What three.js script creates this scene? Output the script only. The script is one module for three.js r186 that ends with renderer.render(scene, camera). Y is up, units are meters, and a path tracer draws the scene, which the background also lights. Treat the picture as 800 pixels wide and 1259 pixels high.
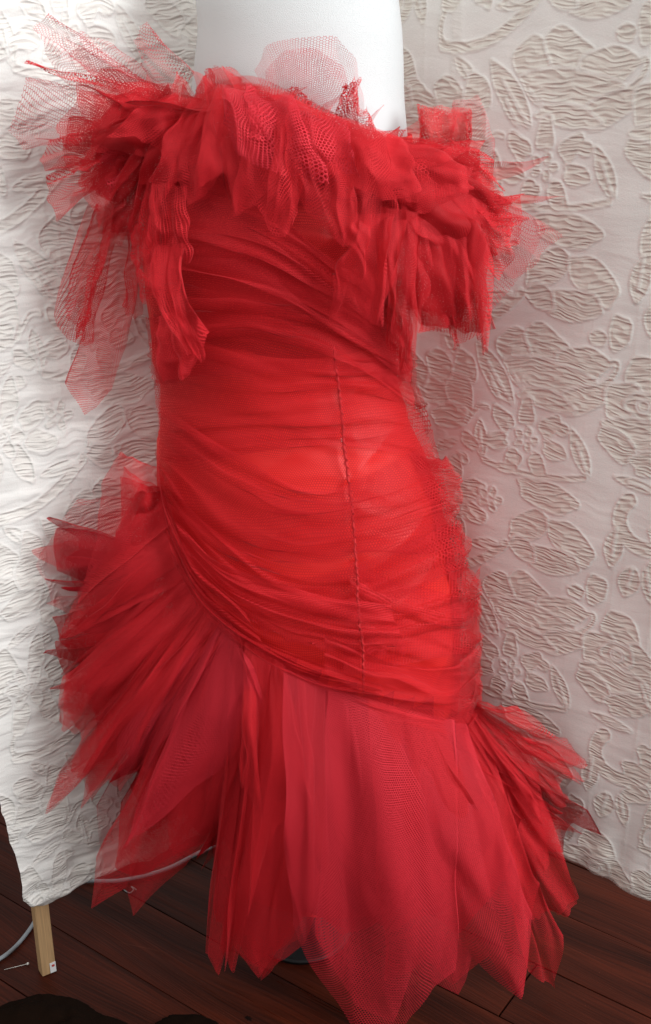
import * as THREE from 'three';
import { createNoise2D, createNoise3D } from 'simplex-noise';
import { RoundedBoxGeometry } from 'three/addons/geometries/RoundedBoxGeometry.js';
import { mergeGeometries } from 'three/addons/utils/BufferGeometryUtils.js';
import { RectAreaLightUniformsLib } from 'three/addons/lights/RectAreaLightUniformsLib.js';

// ---------------------------------------------------------------- camera, light, exposure
RectAreaLightUniformsLib.init();
const scene = new THREE.Scene();
const W = 651, H = 1024;
const renderer = new THREE.WebGLRenderer({ antialias: true });
renderer.setSize(W, H);
renderer.toneMapping = THREE.LinearToneMapping;
renderer.toneMappingExposure = 1.5;
renderer.shadowMap.enabled = true;
const FOV = 48, PITCH = 22 * Math.PI / 180, CAM = new THREE.Vector3(0, 1.42, 1.55);
const camera = new THREE.PerspectiveCamera(FOV, W / H, 0.05, 30);
camera.position.copy(CAM);
camera.rotation.x = -PITCH;
camera.updateMatrixWorld(true);

scene.background = new THREE.Color(0.37, 0.365, 0.357);      // the dim room in front of and around the dress
function areaLight(name, color, intensity, w, h, pos, target) {
  const l = new THREE.RectAreaLight(color, intensity, w, h);
  l.name = name; l.position.set(...pos); l.lookAt(...target); scene.add(l);
}
areaLight('window_light', new THREE.Color(0.94, 0.98, 1.0), 9.6, 1.4, 1.6, [2.35, 2.2, 1.25], [0, 0.85, -0.1]);
areaLight('side_window_light', new THREE.Color(1.0, 0.98, 0.945), 2.8, 1.5, 0.8, [-0.5, 3.0, 1.5], [0.2, 0.8, -0.1]);

// ---------------------------------------------------------------- helpers
let seed = 7;
function rnd() { seed = (seed * 1664525 + 1013904223) >>> 0; return seed / 4294967296; }
const rr = (a, b) => a + (b - a) * rnd();
const n2 = createNoise2D(rnd), n3 = createNoise3D(rnd);
const V = (x, y, z) => new THREE.Vector3(x, y, z);
const lerp = (a, b, t) => a + (b - a) * t, clamp = (x, a, b) => Math.min(b, Math.max(a, x));
const smooth = (a, b, x) => { const t = clamp((x - a) / (b - a), 0, 1); return t * t * (3 - 2 * t); };
const F = 1259 / 2 / Math.tan(FOV * Math.PI / 360), CP = Math.cos(PITCH), SP = Math.sin(PITCH);
function ray(px, py) { const x = (px - 400) / F, y = -(py - 629.5) / F; return V(x, y * CP - SP, -y * SP - CP); }
const at = (px, py, z) => { const d = ray(px, py); return CAM.clone().addScaledVector(d, (z - CAM.z) / d.z); };       // the point of the plane z that stands at a pixel of the 800 x 1259 photograph
const onFloor = (px, py, y = 0) => { const d = ray(px, py); return CAM.clone().addScaledVector(d, (y - CAM.y) / d.y); };
const used = {};
function numbered(n) { const k = used[n] = (used[n] ?? -1) + 1; return k ? n + '_' + String(k).padStart(3, '0') : n; }
function mesh(name, g, m, parent) { const o = new THREE.Mesh(g, m); o.name = parent ? name : numbered(name); o.castShadow = o.receiveShadow = true; (parent ?? scene).add(o); return o; }
function group(name, label, category, pos = [0, 0, 0]) { const o = new THREE.Group(); o.name = numbered(name); o.position.set(...pos); o.userData = { label, category }; scene.add(o); return o; }
function table(rows) {            // piecewise smooth interpolation of rows [key, a, b ...]
  return (k) => {
    if (k <= rows[0][0]) return rows[0].slice(1);
    for (let i = 1; i < rows.length; i++) if (k <= rows[i][0]) {
      const t = (k - rows[i - 1][0]) / (rows[i][0] - rows[i - 1][0]);
      const p0 = rows[Math.max(0, i - 2)], p1 = rows[i - 1], p2 = rows[i], p3 = rows[Math.min(rows.length - 1, i + 1)];
      return p1.slice(1).map((_, c) => { c++; return 0.5 * (2 * p1[c] + (p2[c] - p0[c]) * t + (2 * p0[c] - 5 * p1[c] + 4 * p2[c] - p3[c]) * t * t + (3 * p1[c] - p0[c] - 3 * p2[c] + p3[c]) * t * t * t); });
    }
    return rows[rows.length - 1].slice(1);
  };
}
function grid(nu, nv, f, closed) {      // f(i, j) -> [Vector3, u, v]
  const p = [], uv = [], ix = [];
  for (let j = 0; j <= nv; j++) for (let i = 0; i <= nu; i++) { const [q, a, b] = f(i, j); p.push(q.x, q.y, q.z); uv.push(a, b); }
  for (let j = 0; j < nv; j++) for (let i = 0; i < nu; i++) { const a = j * (nu + 1) + i, b = a + 1, c = a + nu + 1, d = c + 1; ix.push(a, b, d, a, d, c); }
  const g = new THREE.BufferGeometry();
  g.setAttribute('position', new THREE.Float32BufferAttribute(p, 3));
  g.setAttribute('uv', new THREE.Float32BufferAttribute(uv, 2));
  g.setIndex(ix); g.computeVertexNormals();
  if (closed) { const n = g.attributes.normal; for (let j = 0; j <= nv; j++) { const a = j * (nu + 1), b = a + nu; const s = V(n.getX(a) + n.getX(b), n.getY(a) + n.getY(b), n.getZ(a) + n.getZ(b)).normalize(); n.setXYZ(a, s.x, s.y, s.z); n.setXYZ(b, s.x, s.y, s.z); } }
  return g;
}
function dataTex(w, h, fill, srgb) {    // fill(x, y) -> [r, g, b] 0..255
  const d = new Uint8Array(w * h * 4);
  for (let y = 0; y < h; y++) for (let x = 0; x < w; x++) { const c = fill(x, y), o = (y * w + x) * 4; d[o] = c[0]; d[o + 1] = c[1]; d[o + 2] = c[2]; d[o + 3] = 255; }
  const t = new THREE.DataTexture(d, w, h); t.magFilter = THREE.LinearFilter; t.minFilter = THREE.LinearFilter; t.wrapS = t.wrapT = THREE.RepeatWrapping;
  if (srgb) t.colorSpace = THREE.SRGBColorSpace;
  t.needsUpdate = true; return t;
}

// ---------------------------------------------------------------- floor of dark stained boards
{
  const woods = [0, 1, 2].map((k) => {
    const w = 256, h = 2048;     // 0.14 m x 2.4 m of board
    const hgt = new Float32Array(w * h);
    const tex = dataTex(w, h, (x, y) => {
      const u = x / w * 0.14, v = y / h * 2.4;
      const warp = n2(u * 6 + k * 9, v * 1.3) * 0.02;
      const grain = n2((u + warp) * 190 + k * 31, v * 4) * 0.5 + n2((u + warp) * 420, v * 9 + k * 7) * 0.35;
      const broad = n2(u * 14 + k * 5, v * 1.6 + k * 3);
      const speck = n2(x * 0.5 + k * 100, y * 0.75) > 0.9 ? Math.max(0, n2(x * 0.05, y * 0.04 + k * 9)) : 0;
      let kn = 0;
      for (const [a, b] of [[0.04, 0.35 + k * 0.27], [0.1, 1.35 + k * 0.2], [0.06, 2.0 - k * 0.3]]) kn = Math.max(kn, 1 - Math.hypot((u - a) * 1.5, (v - b) * 0.8) / (0.007 + 0.003 * n2(u * 300, v * 300)));
      kn = clamp(kn * 2.2, 0, 1);
      const scratch = Math.max(0, n2(u * 60 + v * 22 + k * 4, v * 1.1) - 0.86) * 3 * Math.max(0, n2(u * 9, v * 6 + k));
      const s = clamp(1 + grain * 0.36 + broad * 0.34, 0.3, 1.9) * (1 - 0.8 * kn);
      hgt[y * w + x] = clamp(0.55 + grain * 0.3 - kn * 0.3, 0, 1);
      return [clamp(62 * Math.pow(s, 0.75) + speck * 60 + scratch * 70, 0, 255), clamp(25 * Math.pow(s, 0.8) + speck * 52 + scratch * 60, 0, 255), clamp(15 * Math.pow(s, 0.8) + speck * 46 + scratch * 52, 0, 255)];
    }, true);
    const bump = dataTex(w, h, (x, y) => { const b = hgt[y * w + x] * 255; return [b, b, b]; });
    const rough = dataTex(256, 512, (x, y) => { const r = clamp(0.42 + n2(x * 0.02 + k * 8, y * 0.012) * 0.14 + n2(x * 0.1, y * 0.06) * 0.07, 0.2, 0.8) * 255; return [r, r, r]; });
    return new THREE.MeshPhysicalMaterial({ name: 'dark_stained_board', map: tex, bumpMap: bump, bumpScale: 0.0006, roughnessMap: rough, roughness: 1, specularIntensity: 0.18 });
  });
  const under = new THREE.MeshStandardMaterial({ color: new THREE.Color(0.006, 0.004, 0.003), roughness: 0.95 });
  const floor = mesh('floor', new THREE.BoxGeometry(5, 0.03, 5).translate(0, -0.04, 0), under);
  floor.userData.kind = 'structure';
  const dir = V(0.81, 0, 0.58).normalize(), perp = V(-dir.z, 0, dir.x), bw = 0.136;
  const ang = Math.atan2(-dir.z, dir.x), base = onFloor(695, 1125);
  const board = new RoundedBoxGeometry(2.4, 0.02, bw - 0.0018, 2, 0.0012);
  { const p = board.attributes.position, uv = board.attributes.uv; for (let i = 0; i < p.count; i++) uv.setXY(i, p.getZ(i) / 0.14 + 0.5, p.getX(i) / 2.4 + 0.5); }
  for (let r = -8; r <= 10; r++) {
    let s = -2.6 + rr(0, 1.4);
    for (let k = 0; k < 3; k++, s += 2.403) {
      const c = base.clone().addScaledVector(perp, (r + 0.5) * bw).addScaledVector(dir, s - 1.2);
      if (Math.abs(c.x) > 2.6 || Math.abs(c.z) > 2.6) continue;
      const b = mesh('floorboard', board, woods[(r * 2 + k + 30) % 3], floor);
      b.position.set(c.x, -0.0101 - rr(0, 0.0012), c.z); b.rotation.y = ang;
    }
  }
}

// ---------------------------------------------------------------- folding screen with two embossed bedspreads
const LEFT = { a: V(-0.476, 0, 0.095), b: V(0.05, 0, -0.252) }, RIGHT = { a: V(0.05, 0, -0.252), b: V(0.66, 0, 0.20) };
for (const p of [LEFT, RIGHT]) { p.len = p.a.distanceTo(p.b); p.dir = p.b.clone().sub(p.a).normalize(); p.n = V(-p.dir.z, 0, p.dir.x); }
function onPanel(p, px, py) { const d = ray(px, py), t = p.a.clone().sub(CAM).dot(p.n) / d.dot(p.n), q = CAM.clone().addScaledVector(d, t); return [q.clone().sub(p.a).dot(p.dir), q.y]; }
const clothAt = (p, s, y, off) => p.a.clone().addScaledVector(p.dir, s).addScaledVector(p.n, off).setY(y);
{
  // the woven pattern, drawn once per cloth: white where the cloth puckers, black for the smooth ground
  const TW = 0.41, TH = 0.385;
  function motifs(ctx, sx, sy, rand) {
    const X = (x) => (x - 500) / 300 * TW * sx, Y = (y) => (y - 20) / 330 * TH * sy;
    const blob = (x, y, rx, ry, rot, pinch = 0.25) => {
      ctx.save(); ctx.translate(X(x), Y(y)); ctx.rotate(rot); ctx.beginPath();
      for (let i = 0; i <= 40; i++) {
        const t = i / 40 * Math.PI * 2, w = 1 + 0.06 * Math.sin(3 * t + x) + 0.05 * Math.sin(5 * t + y) - pinch * Math.pow(Math.max(0, -Math.cos(t)), 3);
        const a = Math.cos(t) * rx * w / 300 * TW * sx, b = Math.sin(t) * ry * w / 330 * TH * sy;
        i ? ctx.lineTo(a, b) : ctx.moveTo(a, b);
      }
      ctx.closePath(); ctx.fillStyle = '#fff'; ctx.fill(); ctx.strokeStyle = '#000'; ctx.lineWidth = 0.0024 * sx; ctx.stroke(); ctx.restore();
    };
    const leaf = (x0, y0, x1, y1, w) => {
      const cx = (x0 + x1) / 2, cy = (y0 + y1) / 2, nx = -(y1 - y0), ny = x1 - x0, l = Math.hypot(nx, ny) || 1;
      ctx.beginPath(); ctx.moveTo(X(x0), Y(y0));
      ctx.quadraticCurveTo(X(cx + nx / l * w), Y(cy + ny / l * w), X(x1), Y(y1)); ctx.quadraticCurveTo(X(cx - nx / l * w), Y(cy - ny / l * w), X(x0), Y(y0));
      ctx.fillStyle = '#fff'; ctx.fill();
      ctx.strokeStyle = '#000'; ctx.lineWidth = 0.0026 * sx; ctx.beginPath(); ctx.moveTo(X(lerp(x0, x1, 0.3)), Y(lerp(y0, y1, 0.3))); ctx.lineTo(X(x1), Y(y1)); ctx.stroke();
    };
    const stem = (pts, w) => { ctx.strokeStyle = '#fff'; ctx.lineWidth = w * sx; ctx.lineCap = 'round'; ctx.beginPath(); ctx.moveTo(X(pts[0][0]), Y(pts[0][1])); ctx.bezierCurveTo(...pts.slice(1).flatMap(([x, y]) => [X(x), Y(y)])); ctx.stroke(); };
    const ringOf = (x, y, r, n, pr, pw, rot = 0) => { for (let i = 0; i < n; i++) { const a = rot + i / n * 6.283; blob(x + Math.cos(a) * r, y + Math.sin(a) * r, pr, pw, a + 3.1416 * 0, 0.35); } };
    const dot = (x, y, r, c) => { ctx.fillStyle = c; ctx.beginPath(); ctx.ellipse(X(x), Y(y), r / 300 * TW * sx, r / 330 * TH * sy, 0, 0, 7); ctx.fill(); };
    // rosette flower
    ringOf(620, 75, 38, 8, 22, 15, 0.3); ringOf(620, 75, 15, 6, 11, 9, 0.1); dot(620, 75, 9, '#000'); dot(620, 75, 6, '#fff'); dot(620, 75, 2.5, '#000');
    // small flower
    ringOf(680, 62, 9, 5, 8, 6.5); dot(680, 62, 4, '#000');
    // tulip of broad petals
    blob(745, 40, 42, 20, 0.1); blob(728, 88, 32, 20, -0.5); blob(778, 92, 36, 22, 0.5); blob(752, 126, 44, 19, 0.0); blob(722, 120, 20, 15, 0.4);
    // stem with leaves
    stem([[598, 172], [640, 182], [670, 160], [702, 120]], 0.012); leaf(655, 132, 698, 122, 15); leaf(612, 185, 640, 215, 14);
    stem([[612, 120], [590, 140], [590, 175], [612, 178]], 0.006);
    // heart shaped peony
    blob(700, 190, 22, 30, -0.5, 0); blob(738, 182, 32, 24, 0.5, 0); blob(775, 196, 30, 24, -0.2, 0); blob(745, 218, 56, 22, 0.12, 0); blob(780, 238, 40, 17, -0.4); blob(735, 246, 38, 13, 0.1);
    // long bent leaf
    leaf(652, 186, 702, 262, 26); leaf(664, 215, 690, 262, 12);
    // rounded cluster on the left
    blob(612, 232, 26, 21, 0.6, 0); blob(640, 226, 19, 21, 1.4, 0); blob(600, 262, 30, 17, 0.2); blob(636, 262, 26, 23, 1.2, 0.1); blob(620, 292, 27, 17, -0.2);
    // flower with seven petals
    ringOf(718, 302, 33, 7, 18, 13, 0.2); ringOf(718, 302, 9, 5, 7, 6); dot(718, 302, 3, '#000');
    // crescent
    ctx.strokeStyle = '#fff'; ctx.lineWidth = 0.02 * sx; ctx.beginPath(); ctx.ellipse(X(562), Y(45), 30 / 300 * TW * sx, 34 / 330 * TH * sy, 0, -0.6, 3.9); ctx.stroke();
    leaf(527, 115, 530, 60, 20); leaf(545, 150, 552, 105, 24); leaf(575, 150, 565, 100, 15);
    // many layered rose
    blob(548, 205, 30, 26, 0.8, 0); blob(525, 235, 22, 30, 0.2, 0); blob(570, 240, 25, 27, 0.9, 0); blob(545, 268, 40, 20, 0.1, 0); blob(520, 285, 28, 16, 0.5); blob(562, 298, 33, 17, -0.3); blob(545, 232, 19, 17, 0, 0); dot(545, 232, 9, '#000'); dot(545, 232, 5.5, '#fff');
    leaf(662, 285, 668, 340, 16); leaf(600, 345, 640, 318, 12); leaf(770, 275, 795, 335, 18); leaf(520, 325, 575, 335, 13); dot(760, 280, 8, '#fff'); dot(692, 345, 6, '#fff');
    leaf(590, 300, 575, 262, 10); leaf(690, 210, 712, 238, 10); blob(650, 318, 15, 11, 0.5); blob(790, 160, 12, 10, 0); blob(512, 150, 14, 22, 0.1); blob(640, 345, 12, 9, 0);
    stem([[640, 300], [660, 280], [655, 262], [672, 270]], 0.005); stem([[505, 190], [520, 175], [515, 205], [500, 215]], 0.006);
    stem([[670, 340], [700, 352], [745, 350], [790, 335]], 0.007);
  }
  function pattern(lenS, lenY, ox, oy, crinkle, k) {
    const w = 1024, h = 2048, sx = w / lenS, sy = h / lenY;
    const cv = document.createElement('canvas'); cv.width = w; cv.height = h;
    const ctx = cv.getContext('2d'); ctx.fillStyle = '#000'; ctx.fillRect(0, 0, w, h);
    for (let a = -2; a < lenS / TW + 1; a++) for (let b = -2; b < lenY / TH + 1; b++) { ctx.save(); ctx.translate((a * TW + ox) * sx, (b * TH + oy + (a & 1) * 0.0) * sy); motifs(ctx, sx, sy); ctx.restore(); }
    const im = ctx.getImageData(0, 0, w, h).data;
    let m = new Float32Array(w * h); for (let i = 0; i < m.length; i++) m[i] = im[i * 4] / 255;
    const blur = (src, r) => { let t = new Float32Array(src.length), o = new Float32Array(src.length);
      for (let y = 0; y < h; y++) { let s = 0; for (let x = -r; x < w; x++) { s += src[y * w + Math.min(w - 1, x + r)] - (x - r - 1 >= 0 ? src[y * w + x - r - 1] : src[y * w]); if (x < 0) { if (x === -r) s = src[y * w] * (r * 2 + 1) ; continue; } t[y * w + x] = s / (2 * r + 1); } }
      for (let x = 0; x < w; x++) { let s = t[x] * (2 * r + 1); for (let y = 0; y < h; y++) { s += t[Math.min(h - 1, y + r) * w + x] - t[Math.max(0, y - r - 1) * w + x]; o[y * w + x] = clamp(s / (2 * r + 1), 0, 1); } }
      return o; };
    const mb = blur(blur(m, 2), 2), mw = blur(blur(m, 6), 5);
    const hgt = new Float32Array(w * h);
    for (let y = 0; y < h; y++) for (let x = 0; x < w; x++) {
      const i = y * w + x, u = x / sx, v = y / sy;
      const drift = n2(u * 9 + k * 50, v * 7) * 0.006 + n2(u * 30, v * 12 + k) * 0.0016;
      const rid = n2(u * 16 + k * 20, (v + drift) * 92), rid2 = n2(u * 30 + 8, (v + drift) * 190 + k * 9);
      const puck = Math.pow(1 - Math.abs(rid), 1.8) * 0.8 + rid2 * 0.3;
      const ground = n2(u * 8 + k, (v + drift) * 60 + 3) * 0.18 + n2(u * 20, (v + drift) * 150) * 0.1;
      const rim = 4 * mb[i] * (1 - mb[i]);
      const weave = n2(u * 900, v * 520) * 0.05;
      const lg = Math.max(0, n2(u * 5 + 7 * k, (v + drift * 2) * 42 + 11) - 0.1) * crinkle;
      hgt[i] = clamp(0.42 + mb[i] * (puck * 0.5 - 0.2) + mw[i] * 0.06 + rim * 0.24 + (1 - mb[i]) * (ground * (0.12 + 0.88 * crinkle) * 0.5 + lg * 0.35) + weave, 0, 1);
    }
    const bump = dataTex(w, h, (x, y) => { const b = hgt[y * w + x] * 255; return [b, b, b]; });
    const col = dataTex(w, h, (x, y) => {
      const i = y * w + x, j = mb[i] * (k === 1 ? 0.4 : 1), f = 1 + n2(x * 0.7, y * 0.45) * 0.025 + n2(x * 0.01 + k * 3, y * 0.01) * 0.015;
      return [lerp(233, 222, j) * f, lerp(231, 216, j) * f, lerp(227, 207, j) * f];
    }, true);
    return { hgt, w, h, sx, sy, bump, col };
  }
  function bedspread(name, label, p, s0, s1, hem, top, edge, crinkle, k, ox, oy) {
    const lenS = s1 - s0 + 0.04, lenY = 1.75, pat = pattern(lenS, lenY, ox, oy, crinkle, k);
    const lo = blurSample(pat);
    const m = new THREE.MeshPhysicalMaterial({ name: 'embossed_cotton', map: pat.col, bumpMap: pat.bump, bumpScale: 0.0032, roughness: 0.88, sheen: 0.25, sheenColor: new THREE.Color(1, 1, 1), sheenRoughness: 0.6 });
    const nu = Math.round((s1 - s0) / 0.0028), nv = 560;
    const g = grid(nu, nv, (i, j) => {
      const u = i / nu, tv = j / nv;
      let s = lerp(s0, s1, u);
      const yb = hem(s), y = lerp(yb, top, Math.pow(tv, 0.97));
      if (edge) s += edge(y) * Math.pow(1 - u, 6);
      const tx = (s - s0 + 0.02) / lenS, ty = 1 - (y + 0.1) / lenY;
      const wave = n2(s * 5 + k * 9, y * 1.6) * 0.003 + n2(s * 3 + k, y * 9) * 0.0012 + n2(s * 10 + k * 2, y * 26) * 0.0016 * crinkle;
      const foot = smooth(0.14, 0, y - yb) * (n2(s * 16 + k, y * 7) * 0.006 + n2(s * 8, y * 46) * 0.003 * crinkle);
      const roll = -0.006 * smooth(0.008, 0, y - yb);
      return [clothAt(p, s, y, 0.012 + wave + foot + roll + lo(tx, ty) * 0.0014), tx, 1 - (1 - ty)];
    });
    const o = mesh(name, g, m); o.userData = { label, category: 'bedspread' };
    return o;
  }
  function blurSample(pat) {
    return (tx, ty) => {
      const x = clamp(Math.round(tx * pat.w), 2, pat.w - 3), y = clamp(Math.round(ty * pat.h), 2, pat.h - 3);
      let s = 0; for (let a = -2; a <= 2; a++) for (let b = -2; b <= 2; b++) s += pat.hgt[(y + b) * pat.w + x + a]; return s / 25;
    };
  }
  const hemOf = (p, pts) => { const t = table(pts.map(([x, y]) => onPanel(p, x, y)).sort((a, b) => a[0] - b[0])); return (s) => t(s)[0] + n2(s * 30, 4) * 0.0012; };
  const hemL = hemOf(LEFT, [[24, 1104], [40, 1112], [62, 1112], [84, 1094], [130, 1070], [200, 1045], [272, 1012], [420, 950]]);
  const hemR = hemOf(RIGHT, [[520, 930], [600, 985], [690, 1045], [745, 1080], [800, 1107], [860, 1135]]);
  const sl = onPanel(LEFT, 26, 1100)[0];
  bedspread('bedspread', 'white embossed floral cotton bedspread hanging left of the dress, wooden leg below it', LEFT, sl, LEFT.len - 0.004, hemL, 1.63, (y) => -0.02 * smooth(0.2, 0.42, y) - 0.003 * Math.max(0, n2(3, y * 22)), 1.0, 1, -0.1, -0.12);
  bedspread('bedspread', 'cream embossed floral cotton bedspread hanging right of the dress, hem above red floorboards', RIGHT, 0.014, RIGHT.len, hemR, 1.63, null, 0.18, 2, 0.02, 0.05);

  // the wooden folding screen that carries them
  const grain = dataTex(128, 1024, (x, y) => { const g = n2(x * 0.12 + n2(x * 0.02, y * 0.004) * 2, y * 0.006) * 0.5 + n2(x * 0.4, y * 0.02) * 0.3; const s = 1 + g * 0.16; return [clamp(186 * s, 0, 255), clamp(150 * s, 0, 255), clamp(108 * s, 0, 255)]; }, true);
  const wood = new THREE.MeshStandardMaterial({ name: 'pale_pine', map: grain, roughness: 0.6 });
  const toPx = (q) => { const v = q.clone().sub(CAM); return 400 + F * v.x / (-(v.y * SP) - v.z * CP); };
  let foot = null, fb = 1e9;            // the leg stands just behind the cloth
  for (let q = -0.1; q < 0.3; q += 0.001) { const c = clothAt(LEFT, q, 0, -0.016), e = Math.abs(toPx(c) - 58); if (e < fb) { fb = e; foot = c; } }
  const t = group('folding_screen', 'pale pine folding screen frame, square leg bare below the left bedspread', 'screen', [foot.x, 0, foot.z]);
  const post = new RoundedBoxGeometry(0.024, 1.6, 0.02, 2, 0.002).translate(0, 0.8, 0);
  const yaw = (p) => Math.atan2(-p.dir.z, p.dir.x);
  const place = (p, s, off, y = 0) => clothAt(p, s, y, off).sub(t.position);
  const leg = mesh('post', post, wood, t); leg.rotation.y = yaw(LEFT);
  for (const [p, s] of [[LEFT, LEFT.len - 0.03], [RIGHT, 0.03], [RIGHT, RIGHT.len - 0.02]]) { const o = mesh('post', post, wood, t); o.position.copy(place(p, s, -0.018)); o.rotation.y = yaw(p); }
  for (const p of [LEFT, RIGHT]) for (const y of [0.45, 1.58]) { const r = mesh('rail', new RoundedBoxGeometry(p.len - 0.09, 0.03, 0.016, 2, 0.002), wood, t); r.position.copy(place(p, p.len / 2, -0.018, y)); r.rotation.y = yaw(p); }
  const tag = mesh('sticker', new THREE.BoxGeometry(0.010, 0.020, 0.0008), new THREE.MeshStandardMaterial({ color: new THREE.Color(0.8, 0.8, 0.8), roughness: 0.5 }), leg);
  tag.position.set(0.0068, 0.012, 0.0106);
  const mark = mesh('red_mark', new THREE.BoxGeometry(0.0045, 0.004, 0.0006), new THREE.MeshStandardMaterial({ color: new THREE.Color(0.5, 0.05, 0.04), roughness: 0.5 }), tag);
  mark.position.set(0.0005, 0.004, 0.0006);
}

// ---------------------------------------------------------------- the figure under the dress: sections by photograph row (left edge, right edge, depth / width)
const EDGES = table([[-130, 330, 410, 0.8], [-105, 322, 418, 0.7], [-85, 290, 446, 0.5], [-55, 258, 472, 0.5], [-20, 243, 488, 0.55], [0, 239, 492, 0.58], [35, 241, 496, 0.62], [75, 237, 498, 0.64], [120, 232, 499, 0.68], [170, 222, 503, 0.74], [220, 196, 504, 0.8], [270, 180, 500, 0.82], [330, 180, 486, 0.76],
  [400, 188, 481, 0.7], [440, 193, 484, 0.68], [475, 199, 488, 0.68], [520, 199, 502, 0.7], [560, 197, 520, 0.72], [600, 197, 536, 0.74], [650, 200, 548, 0.75], [700, 208, 558, 0.75], [760, 222, 562, 0.74], [820, 235, 563, 0.72], [880, 250, 560, 0.7], [950, 265, 555, 0.66], [1050, 285, 530, 0.64], [1120, 300, 515, 0.62]]);
const ROWS = [];
for (let py = -130; py <= 1120; py += 5) { const [l, r, q] = EDGES(py), a = at(l, py, 0), b = at(r, py, 0); ROWS.push([-a.y, (a.x + b.x) / 2, (b.x - a.x) / 2, (b.x - a.x) / 2 * q]); }
ROWS.sort((a, b) => a[0] - b[0]);
const Y0 = -ROWS[0][0], Y1 = -ROWS[ROWS.length - 1][0];
function section(y) {
  const k = -y; let lo = 0, hi = ROWS.length - 1;
  if (k <= ROWS[0][0]) return ROWS[0].slice(1); if (k >= ROWS[hi][0]) return ROWS[hi].slice(1);
  while (hi - lo > 1) { const m = (lo + hi) >> 1; if (ROWS[m][0] <= k) lo = m; else hi = m; }
  const t = (k - ROWS[lo][0]) / (ROWS[hi][0] - ROWS[lo][0]);
  return [1, 2, 3].map((c) => lerp(ROWS[lo][c], ROWS[hi][c], t));
}
const inside = (q, off) => { const [c, a, b] = section(q.y); return Math.sqrt(((q.x - c) / (a + off)) ** 2 + (q.z / (b + off)) ** 2); };
function bodyHit(px, py, off = 0) {       // the first point of the figure, grown by off, behind a pixel; beside the figure, the nearest pass
  const d = ray(px, py); let best = null, bv = 1e9, prev = 1e9;
  for (let z = 0.3; z > -0.2; z -= 0.004) {
    const t = (z - CAM.z) / d.z, q = CAM.clone().addScaledVector(d, t), v = inside(q, off);
    if (v <= 1) { const k = prev < 1e8 ? (prev - 1) / Math.max(1e-6, prev - v) : 1; return CAM.clone().addScaledVector(d, (z + 0.004 * (1 - k) - CAM.z) / d.z); }
    if (v < bv) { bv = v; best = q; }
    prev = v;
  }
  return best;
}
// keep cloth out of the figure, the screen and the floor
function settle(q, off) {
  if (q.y < Y0 && q.y > Y1) { const v = inside(q, off); if (v < 1 && v > 1e-3) { const [c] = section(q.y); q.x = c + (q.x - c) / v; q.z /= v; } }
  for (const p of [LEFT, RIGHT]) { const h = q.clone().sub(p.a).dot(p.n); if (h < 0.03) q.addScaledVector(p.n, 0.03 - h + off * 0.3); }
  if (q.y < 0.006) q.y = 0.006 + (0.006 - q.y) * 0.02;
  return q;
}

{
  const skin = new THREE.MeshPhysicalMaterial({ name: 'white_plastic', color: new THREE.Color(0.60, 0.61, 0.61), roughness: 0.45, bumpMap: dataTex(512, 512, (x, y) => { const b = 128 + n2(x * 0.16, y * 0.16) * 60 + n2(x * 0.5, y * 0.5) * 40; return [b, b, b]; }), bumpScale: 0.0007 });
  skin.bumpMap.repeat.set(8, 8);
  const t = group('mannequin', 'glossy white headless mannequin torso wearing the red dress, on a dark stand', 'mannequin');
  const yt = Y0, yb = at(400, 900, 0).y;
  mesh('torso', grid(72, 120, (i, j) => { const a = i / 72 * Math.PI * 2, y = lerp(yt, yb, j / 120), [c, ra, rb] = section(y), k = j === 0 || j === 120 ? 0.02 : 0.985; return [V(c + Math.cos(a) * ra * k, y, Math.sin(a) * rb * k), i / 72, j / 120]; }, true), skin, t);
  const dark = new THREE.MeshStandardMaterial({ name: 'dark_metal', color: new THREE.Color(0.008, 0.008, 0.009), roughness: 0.6 });
  const cx = -0.02;
  mesh('pole', new THREE.CylinderGeometry(0.013, 0.013, yb, 24).translate(cx, yb / 2 + 0.01, 0), dark, t);
  mesh('base', new THREE.LatheGeometry([[0.001, 0.016], [0.03, 0.016], [0.05, 0.012], [0.078, 0.009], [0.083, 0.006], [0.084, 0.001], [0.001, 0.001]].map(([x, y]) => new THREE.Vector2(x, y)), 64).translate(cx - 0.02, 0, -0.03), dark, t);
}

// ---------------------------------------------------------------- tulle
function netTexture(thread, jitter) {
  const w = 512, h = 444, cv = document.createElement('canvas'); cv.width = w; cv.height = h;
  const c = cv.getContext('2d'); c.fillStyle = '#000'; c.fillRect(0, 0, w, h);
  const p = w / 8, r = p / Math.sqrt(3), rowH = h / 8;
  c.strokeStyle = '#fff'; c.lineCap = 'round';
  const jit = (i, j, k) => n3(((i % 16) + 16) % 16 * 3.1, ((j % 16) + 16) % 16 * 2.7, k) * jitter * p;
  for (let j = -1; j <= 9; j++) for (let i = -1; i <= 9; i++) {
    const jj = ((j % 8) + 8) % 8, ii = ((i % 8) + 8) % 8;
    const cx = (i + (jj % 2) * 0.5) * p, cy = j * rowH;
    const q = [0, 1, 2, 3].map((k) => { const a = Math.PI / 180 * (60 * k - 90); return [cx + Math.cos(a) * r + jit(ii, jj, k), cy + Math.sin(a) * r * (rowH / (r * 1.5)) + jit(ii + 5, jj, k)]; });
    c.lineWidth = thread * p * (0.9 + 0.25 * n2(ii * 5, jj * 7));
    c.beginPath(); c.moveTo(...q[0]); for (const v of q.slice(1)) c.lineTo(...v); c.stroke();
  }
  const t = new THREE.CanvasTexture(cv); t.wrapS = t.wrapT = THREE.RepeatWrapping; t.magFilter = THREE.LinearFilter; return t;
}
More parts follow.
